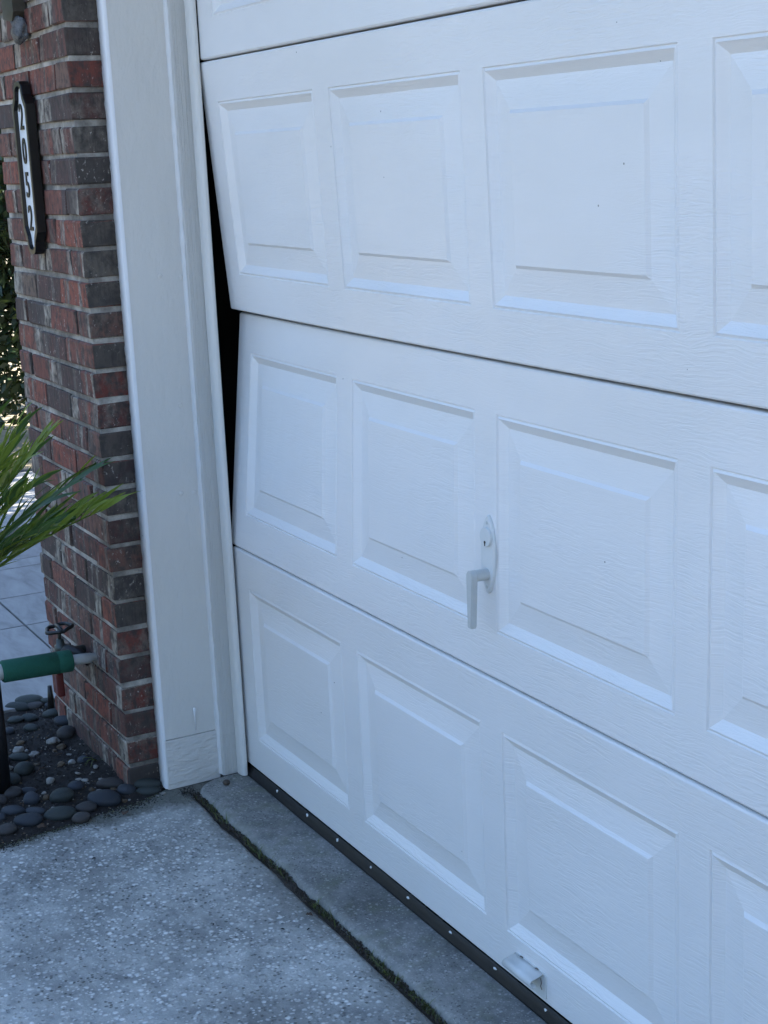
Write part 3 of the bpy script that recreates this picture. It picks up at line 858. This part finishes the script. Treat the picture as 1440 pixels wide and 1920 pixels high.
plist = [(885, 815, 270, 160, B_), (1070, 730, 150, 110, B_), (1240, 680, 240, 70, G_), (1255, 740, 200, 70, G_), (940, 680, 230, 90, N_), (510, 940, 260, 130, G_),
 (240, 990, 235, 130, B_), (55, 1070, 165, 110, N_), (690, 970, 150, 120, N_), (730, 880, 175, 105, N_), (525, 790, 200, 150, G_), (640, 695, 130, 90, B_), (110, 905, 190, 100, B_),
 (265, 815, 130, 140, B_), (90, 655, 170, 130, G_), (110, 755, 150, 110, N_), (205, 565, 160, 150, G_), (15, 820, 100, 110, N_), (10, 960, 80, 100, B_), (300, 905, 160, 70, B_),
 (160, 455, 180, 80, G_), (30, 480, 120, 85, B_), (560, 262, 150, 150, N_), (790, 235, 150, 150, B_), (855, 350, 165, 90, B_), (700, 475, 90, 80, B_), (970, 520, 75, 110, N_),
 (550, 150, 185, 105, B_), (440, 88, 155, 95, G_), (588, 60, 135, 125, B_), (250, 120, 135, 80, G_), (130, 135, 130, 70, G_), (268, 205, 130, 80, G_), (80, 235, 95, 85, B_), (495, 42, 110, 80, B_), (240, 730, 130, 60, B_),
 (246, -18, 235, 72, G_), (150, 32, 205, 60, G_), (288, 20, 160, 75, N_), (526, -42, 130, 45, B_), (440, 10, 120, 60, B_), (-60, 660, 120, 110, B_), (-70, 900, 150, 110, G_), (-90, 1080, 170, 110, B_), (400, -30, 110, 50, G_),(1110,655,120,40,N_)]
names = {id(B_): 'slate blue', id(G_): 'grey green', id(N_): 'brown grey'}
def zone(x, y, w_):
    if y > 840: return 'in the row along the driveway edge' if x > 150 else 'in the clump at the driveway edge below the black riser'
    if x > 900: return 'at the foot of the brick corner'
    if x > 700: return 'against the base of the brick wall'
    if y < 60: return 'piled beside the patio tiles'
    if y < 300: return 'under the green foam pipe' if x < 400 else 'between the tap and the brick wall'
    return 'beside the black riser' if x < 330 else 'in the middle of the soil bed'
for i, (x, y, w_, h_, mt) in enumerate(plist):
    px, py = c0(x, y)
    sz = 'large' if w_ > 200 else ('medium' if w_ > 130 else 'small')
    shp = 'oval' if h_/w_ < .6 else 'round'
    lab = '%s %s %s pebble %s' % (sz, shp, names[id(mt)], zone(x, y, w_))
    place_stone('pebble', px, py, w_*.2222*1.04, h_*.2222*1.04, mt, lab, 'pebble', 'smooth river pebbles in the garden bed', i+1)
wlist = [(450, 315, 112, 80), (155, 385, 92, 64), (285, 425, 80, 60), (605, 490, 60, 52), (425, 645, 72, 66), (585, 420, 52, 24), (655, 575, 46, 24), (850, 625, 46, 26), (665, 625, 50, 24), (715, 638, 60, 36), (450, 872, 42, 32), (970, 1043, 30, 22), (1375, 748, 42, 28), (370, 745, 40, 32), (780, 568, 30, 22), (735, 660, 40, 18), (830, 718, 42, 20), (805, 522, 38, 36), (70, 545, 70, 62), (1090, 800, 24, 18), (1330, 765, 22, 16), (225, 390, 30, 36)]
for i, (x, y, w_, h_) in enumerate(wlist):
    px, py = c0(x, y); sz = 'larger' if w_ > 60 else 'small'
    place_stone('limestone_chip', px, py, w_*.2222, h_*.2222, CHALK, '%s chalky white stone chip %s' % (sz, zone(x, y, w_)), 'stone chip', 'white stone chips in the garden bed', 100+i, .45)
tlist = [(390, 790, 62, 60), (515, 360, 80, 52), (515, 505, 62, 50), (170, 325, 66, 52), (955, 712, 52, 34), (775, 720, 52, 50), (675, 40, 62, 54), (700, 160, 72, 52), (310, 505, 50, 30), (460, 385, 34, 28), (1050, 812, 50, 36)]
for i, (x, y, w_, h_) in enumerate(tlist):
    px, py = c0(x, y)
    place_stone('tan_stone', px, py, w_*.2222, h_*.2222, TAN, 'small rough tan stone %s' % zone(x, y, w_), 'stone', 'small tan stones in the garden bed', 200+i, .4)
# fine gravel, uncountable
def gravel(name, n, mat, smin, smax, region, label, cat):
    vs, fs = [], []
    base = [(1, 0, 0), (-1, 0, 0), (0, 1, 0), (0, -1, 0), (0, 0, .7), (0, 0, -.7)]
    bf = [(0, 2, 4), (2, 1, 4), (1, 3, 4), (3, 0, 4), (2, 0, 5), (1, 2, 5), (3, 1, 5), (0, 3, 5)]
    k = 0
    while k < n:
        p = region()
        if p is None: continue
        s_ = rnd.uniform(smin, smax); q = Matrix.Rotation(rnd.uniform(0, 6.3), 3, 'Z') @ Matrix.Rotation(rnd.uniform(-.6, .6), 3, 'X')
        b = len(vs)
        for v in base: vs.append(p+q @ Vector((v[0]*rnd.uniform(.6, 1.3), v[1]*rnd.uniform(.6, 1.3), v[2]*rnd.uniform(.6, 1.2)))*s_)
        fs += [tuple(b+i for i in f) for f in bf]; k += 1
    return tag(obj(name, vs, fs, mat), label, cat, kind='stuff')
def in_bed():
    y = rnd.uniform(-.95, -.272); x = rnd.uniform(-.78, drive_edge(y)+.01)
    return Vector((x, y, soil_h(x, y)+.001))
gravel('soil_crumbs', 5200, SOIL, .0012, .0042, in_bed, 'loose dark crumbs of soil between the pebbles', 'soil')
gravel('fine_gravel', 420, TAN, .0012, .004, in_bed, 'scattered fine gravel on the garden soil', 'gravel')
gravel('shell_grit', 120, CHALK, .001, .0034, in_bed, 'scattered white grit on the garden soil', 'grit')
def at_edge():
    y = rnd.uniform(-.70, -.20); x = drive_edge(y)-.008+abs(rnd.gauss(0, .018))
    return Vector((x, y, -.0125))
gravel('edge_crumbs', 2200, SOIL, .0008, .0030, at_edge, 'dirt spilling from the bed onto the driveway edge', 'soil')
gravel('edge_grit', 160, CHALK, .0008, .0022, at_edge, 'pale grit along the driveway edge of the bed', 'grit')
def in_joint():
    x = .02+(2.6-.02)*rnd.random()**1.3; y = -.144+joint(x)+rnd.uniform(-.008, .007)
    return Vector((x, y, -.015+rnd.uniform(0, .006)))
gravel('joint_crumbs', 2600, JSOIL, .0012, .0040, in_joint, 'crumbs of dirt in the driveway joint', 'soil')
def corner_dirt():
    x = rnd.gauss(.012, .020); y = rnd.gauss(-.152, .012)
    if y > -.14 and x > .01: return None
    if y > -.198 and x < -.03: return None
    return Vector((x, y, -.010))
gravel('corner_crumbs', 260, SOIL, .0007, .0019, corner_dirt, 'dirt gathered at the foot of the door frame', 'soil')
# moss tufts and blades in the joint
def blades(name, n, mat, region, hmin, hmax, wid, label, cat, lean=.9):
    vs, fs = [], []
    for _ in range(n):
        p = region()
        if p is None: continue
        a_ = rnd.uniform(0, 6.283); h_ = rnd.uniform(hmin, hmax); l = rnd.uniform(.1, lean)*h_
        d = Vector((math.cos(a_), math.sin(a_), 0)); s_ = Vector((-d.y, d.x, 0))*wid*rnd.uniform(.6, 1.3)
        b = len(vs)
        vs += [p-s_, p+s_, p+d*l*.35+Vector((0, 0, h_*.6))+s_*.7, p+d*l*.35+Vector((0, 0, h_*.6))-s_*.7, p+d*l+Vector((0, 0, h_))]
        fs += [(b, b+1, b+2, b+3), (b+3, b+2, b+4)]
    return tag(obj(name, vs, fs, mat), label, cat, kind='stuff')
clumps = [(rnd.uniform(.08, 2.2), rnd.uniform(.015, .05)) for _ in range(22)]
def in_clump():
    c, s_ = rnd.choice(clumps); x = rnd.gauss(c, s_)
    if x < .03: return None
    return Vector((x, -.144+joint(x)+rnd.uniform(-.007, .006), -.014))
blades('joint_moss', 2200, MOSS, in_clump, .003, .011, .0011, 'low moss growing along the driveway joint', 'moss')
blades('joint_grass', 150, GRASS, in_clump, .010, .024, .0012, 'thin grass blades growing from the driveway joint', 'grass', 1.6)
def edge_moss():
    y = rnd.uniform(-.66, -.215); x = drive_edge(y)+abs(rnd.gauss(0, .012))-.004
    return Vector((x, y, -.013))
blades('edge_moss', 900, MOSS, edge_moss, .001, .004, .0014, 'thin moss film along the garden edge of the driveway', 'moss')

# twigs, leaf litter, acorn, weed
for i in range(16):
    p = in_bed(); a_ = rnd.uniform(0, 6.3); L = rnd.uniform(.02, .05)
    d = Vector((math.cos(a_), math.sin(a_), rnd.uniform(-.1, .15)))*L
    tag(obj('twig', *tube([p+Vector((0, 0, .004)), p+d*.5+Vector((0, 0, .007)), p+d+Vector((0, 0, .004))], [.0009, .0011, .0006], 5), DEADLEAF), 'thin dry twig lying on the garden soil', 'twig', 'dry twigs in the garden bed')
def dead_leaf(p, s_, seed, label, mat=DEADLEAF):
    rr = random.Random(seed); vs, fs = [], []
    nn = 6
    for i in range(nn+1):
        t = i/nn; w_ = math.sin(math.pi*min(1, t*1.02))*.38*s_+.0004
        for k in (-1, 0, 1):
            vs.append(Vector((t*s_-s_/2, k*w_*(1+.3*rr.uniform(-1, 1)), .002+abs(k)*.25*s_*rr.uniform(.1, .9)+.15*s_*math.sin(t*3))))
    for i in range(nn):
        for k in range(2):
            b = i*3+k; fs.append((b, b+1, b+4, b+3))
    o_ = obj('dead_leaf', vs, fs, mat, None, True, loc=p, rot=(0, 0, rr.uniform(0, 6.3)))
    md = o_.modifiers.new('t', 'SOLIDIFY'); md.thickness = .0006
    tag(o_, label, 'leaf'); return o_
px, py = c0(350, 1050); dead_leaf(at_z(px, py, -.012), .022, 1, 'curled brown dead leaf against the pebbles at the driveway edge')
px, py = c0(1060, 935); dead_leaf(at_z(px, py, -.011), .020, 2, 'flat brown dead leaf lying on the driveway by the blue pebble')
dead_leaf(at_z(580, 1718, -.010), .014, 3, 'small brown leaf scrap on the driveway beside the mossy joint')
for i, (px, py) in enumerate(((105, 1612), (176, 1609), (400, 1733), (530, 1400+.382*0+895*.382-0), (578, 1742))):
    p = at_z(px, py, -.0105); a_ = i*1.3
    tag(obj('bark_scrap', *tube([p-Vector((math.cos(a_), math.sin(a_), 0))*.004, p+Vector((0, 0, .001)), p+Vector((math.cos(a_), math.sin(a_), 0))*.004], [.0008, .0016, .0008], 5), BLACKM), 'tiny dark bark scrap lying on the driveway concrete', 'scrap', 'dark scraps on the driveway')
ac = at_z(425, 1472, .0)
bm = bmesh.new(); bmesh.ops.create_uvsphere(bm, u_segments=14, v_segments=10, radius=1)
for v in bm.verts: v.co = Vector((v.co.x*.0085, v.co.y*.0085, v.co.z*.0070+.0068))*(1+.05*noise.noise(v.co*2))
tag(bmobj('dried_berry', bm, simple('dry_berry', (.06, .045, .035), .7, 60, .4, .4), None, True, loc=ac), 'round brown dried berry on the apron by the door frame', 'berry')
wd = empty('weed_seedling', at_z(185, 1432, SOILZ)); tag(wd, 'pale green weed seedling sprouting by the brick corner', 'weed')
for i in range(9):
    a_ = rnd.uniform(0, 6.3); L = rnd.uniform(.02, .05); d = Vector((math.cos(a_), math.sin(a_), 0))
    pts = [Vector((0, 0, -.004)), d*L*.4+Vector((0, 0, L*.45)), d*L*.8+Vector((0, 0, L*.5)), d*L*1.1+Vector((0, 0, L*.25))]
    obj('stem', *tube(pts, [.0012, .0013, .0011, .0004], 5), GRASS, wd, True)

# ------------------------------------------------------------------ palm
pb_ = Vector((-.16, -.74, soil_h(-.16, -.74))); palm = empty('palm_plant', pb_); tag(palm, 'young green palm with arching fronds in front of the brick', 'palm')
crown = Vector((-.14, -.70, .44))
obj('trunk', *tube([Vector((0, 0, -.03)), (crown-pb_)*.5+Vector((.01, 0, 0)), crown-pb_], [.03, .024, .018], 12), BARK, palm, True)
def leaflet_mesh(L, w_, droop, cup=.35):
    vs, fs = [], []; nn = 7
    for i in range(nn+1):
        t = i/nn
        ww = w_*(math.sin(math.pi*min(1, .12+t*.88))**.7)*(1-.15*t) if i < nn else .0003
        z = -droop*L*t*t
        for k in (-1, 0, 1): vs.append((t*L, k*ww, z+abs(k)*ww*cup))
    for i in range(nn):
        for k in range(2):
            b = i*3+k; fs.append((b, b+1, b+4, b+3))
    return mesh('leaflet', vs, fs, True)
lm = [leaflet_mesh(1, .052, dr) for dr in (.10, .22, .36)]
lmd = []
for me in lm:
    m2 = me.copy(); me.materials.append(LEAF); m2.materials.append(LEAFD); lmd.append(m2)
def frond(tip, bend, nl, ll, dark=0, side=1.0, spread=50):
    """rachis from crown to tip with leaflets on both sides"""
    a_ = crown; b_ = Vector(tip); mid = (a_+b_)/2+Vector(bend)
    pts = []
    for i in range(15):
        t = i/14; pts.append((1-t)**2*a_+2*t*(1-t)*mid+t*t*b_)
    fr_ = obj('frond', *tube([p-pb_ for p in pts], [.005*(1-i/14)+.0012 for i in range(15)], 6), LEAF, palm, True)
    for k in range(nl):
        t = .22+.78*k/(nl-1)
        i = min(13, int(t*14)); p = pts[i].lerp(pts[i+1], t*14-i); tg = (pts[i+1]-pts[i]).normalized()
        sd_ = tg.cross(Vector((0, 0, 1))).normalized(); up = sd_.cross(tg)
        for s_ in (-1, 1):
            if rnd.random() < .05: continue
            an = R(spread*(1-.55*t))+rnd.uniform(-.12, .12)
            d = (tg*math.cos(an)+sd_*s_*math.sin(an)*side+up*(.28+rnd.uniform(-.12, .12))).normalized()
            L = ll*(.65+.45*math.sin(math.pi*(.15+.75*t)))*rnd.uniform(.85, 1.1)
            zz = up-d*up.dot(d); zz.normalize(); zz = Matrix.Rotation(rnd.uniform(-.5, .5)+s_*.75, 3, d) @ zz; yy = zz.cross(d)
            mt = Matrix((d, yy, zz)).transposed()
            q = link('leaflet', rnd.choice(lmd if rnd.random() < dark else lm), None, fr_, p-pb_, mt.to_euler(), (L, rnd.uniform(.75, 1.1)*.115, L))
def T(px, py, y): return at_y(px, py, y)
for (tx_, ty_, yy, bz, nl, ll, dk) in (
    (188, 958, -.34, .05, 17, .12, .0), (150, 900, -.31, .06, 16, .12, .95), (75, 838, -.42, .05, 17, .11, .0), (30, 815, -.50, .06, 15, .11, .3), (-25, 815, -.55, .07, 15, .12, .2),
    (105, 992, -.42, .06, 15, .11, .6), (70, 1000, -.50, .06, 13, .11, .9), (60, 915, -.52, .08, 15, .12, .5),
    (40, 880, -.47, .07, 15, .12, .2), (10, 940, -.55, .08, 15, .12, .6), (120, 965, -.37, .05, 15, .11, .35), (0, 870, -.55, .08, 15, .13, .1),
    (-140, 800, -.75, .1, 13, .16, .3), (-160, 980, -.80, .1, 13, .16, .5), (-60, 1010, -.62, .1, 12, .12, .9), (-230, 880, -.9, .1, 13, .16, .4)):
    frond(T(tx_, ty_, yy), (0, 0, bz), nl, ll, dk)

# ------------------------------------------------------------------ hedge behind the patio
def hedge(name, cx, cy, rx, ry, hz, n, seed, label):
    rr = random.Random(seed); e = empty(name, (cx, cy, -.09)); tag(e, label, 'shrub', 'dark shrubs beyond the patio')
    for k in range(3):
        x = rr.uniform(-rx, rx)*.4; y = rr.uniform(-ry, ry)*.4
        obj('stem', *tube([(x, y, -.02), (x*1.3, y*1.3, hz*.35), (x*1.8, y*1.8, hz*.7)], [.03, .022, .01], 7), BARK, e, True)
    vs, fs = [], []
    for _ in range(n):
        while True:
            u = Vector((rr.uniform(-1, 1), rr.uniform(-1, 1), rr.uniform(-1, 1)))
            if .35 < u.length < 1: break
        k = 1+.22*noise.noise(u*2.3+Vector((seed, 0, 0)))
        p = Vector((u.x*rx*k, u.y*ry*k, hz*.52+u.z*hz*.50*k))
        if p.z < .02: continue
        nrm = Vector((rr.gauss(0, 1), rr.gauss(0, 1), rr.gauss(0, 1)+.6)).normalized(); t = nrm.orthogonal().normalized()
        t = Matrix.Rotation(rr.uniform(0, 6.3), 3, nrm) @ t; b_ = nrm.cross(t); s_ = rr.uniform(.025, .05)
        b = len(vs); vs += [p-t*s_, p+b_*s_*.42, p+t*s_, p-b_*s_*.42]; fs.append((b, b+1, b+2, b+3))
    o_ = obj('crown', vs, fs, HEDGEL, e); o_['kind'] = 'stuff'
hedge('shrub', -5.4, 1.15, .75, .9, 3.1, 26000, 1, 'dense dark leafy shrub seen past the brick edge')
hedge('shrub', -4.3, 2.2, .8, .8, 3.4, 6000, 2, 'added unseen tall shrub shading the patio tiles')  # this and the next two: out-of-view row added to shade the patio
hedge('shrub', -3.0, 2.6, .9, .7, 3.4, 6000, 3, 'added unseen tall shrub shading the patio tiles')
hedge('shrub', -1.8, 2.6, .8, .7, 3.2, 5000, 4, 'added unseen tall shrub shading the patio tiles')
hedge('shrub', -6.2, 0.4, .8, .8, 3.3, 6000, 5, 'added unseen tall shrub shading the patio tiles')
def sky_block_belt():  # added out-of-view trees that cut low sky light on the door
    rr = random.Random(44); vs, fs = [], []
    for k in range(26):
        t = R(-178+176*k/25); rad = 15+rr.uniform(-2, 3); c = Vector((2+rad*math.cos(t), -2+rad*math.sin(t), 0)); hh_ = rr.uniform(4.5, 7.5); rx = rr.uniform(1.4, 2.2)
        for _ in range(900):
            while True:
                u = Vector((rr.uniform(-1, 1), rr.uniform(-1, 1), rr.uniform(-1, 1)))
                if u.length < 1: break
            u *= 1+.2*noise.noise(u*2+c)
            p = c+Vector((u.x*rx, u.y*rx, hh_*.5+u.z*hh_*.52)); p.z = max(p.z, .1)
            nrm = Vector((rr.gauss(0, 1), rr.gauss(0, 1), rr.gauss(0, 1))).normalized(); tt = nrm.orthogonal().normalized(); bb = nrm.cross(tt); q = rr.uniform(.14, .30)
            b = len(vs); vs += [p-tt*q, p+bb*q*.6, p+tt*q, p-bb*q*.6]; fs.append((b, b+1, b+2, b+3))
    o_ = obj('sky_block_trees', vs, fs, TREEL); tag(o_, 'added unseen belt of trees blocking low sky light from the door', 'trees', kind='stuff')
sky_block_belt()
hedge('shrub', -6.4, 2.0, .8, .9, 3.5, 6000, 6, 'added unseen tall shrub shading the patio tiles')
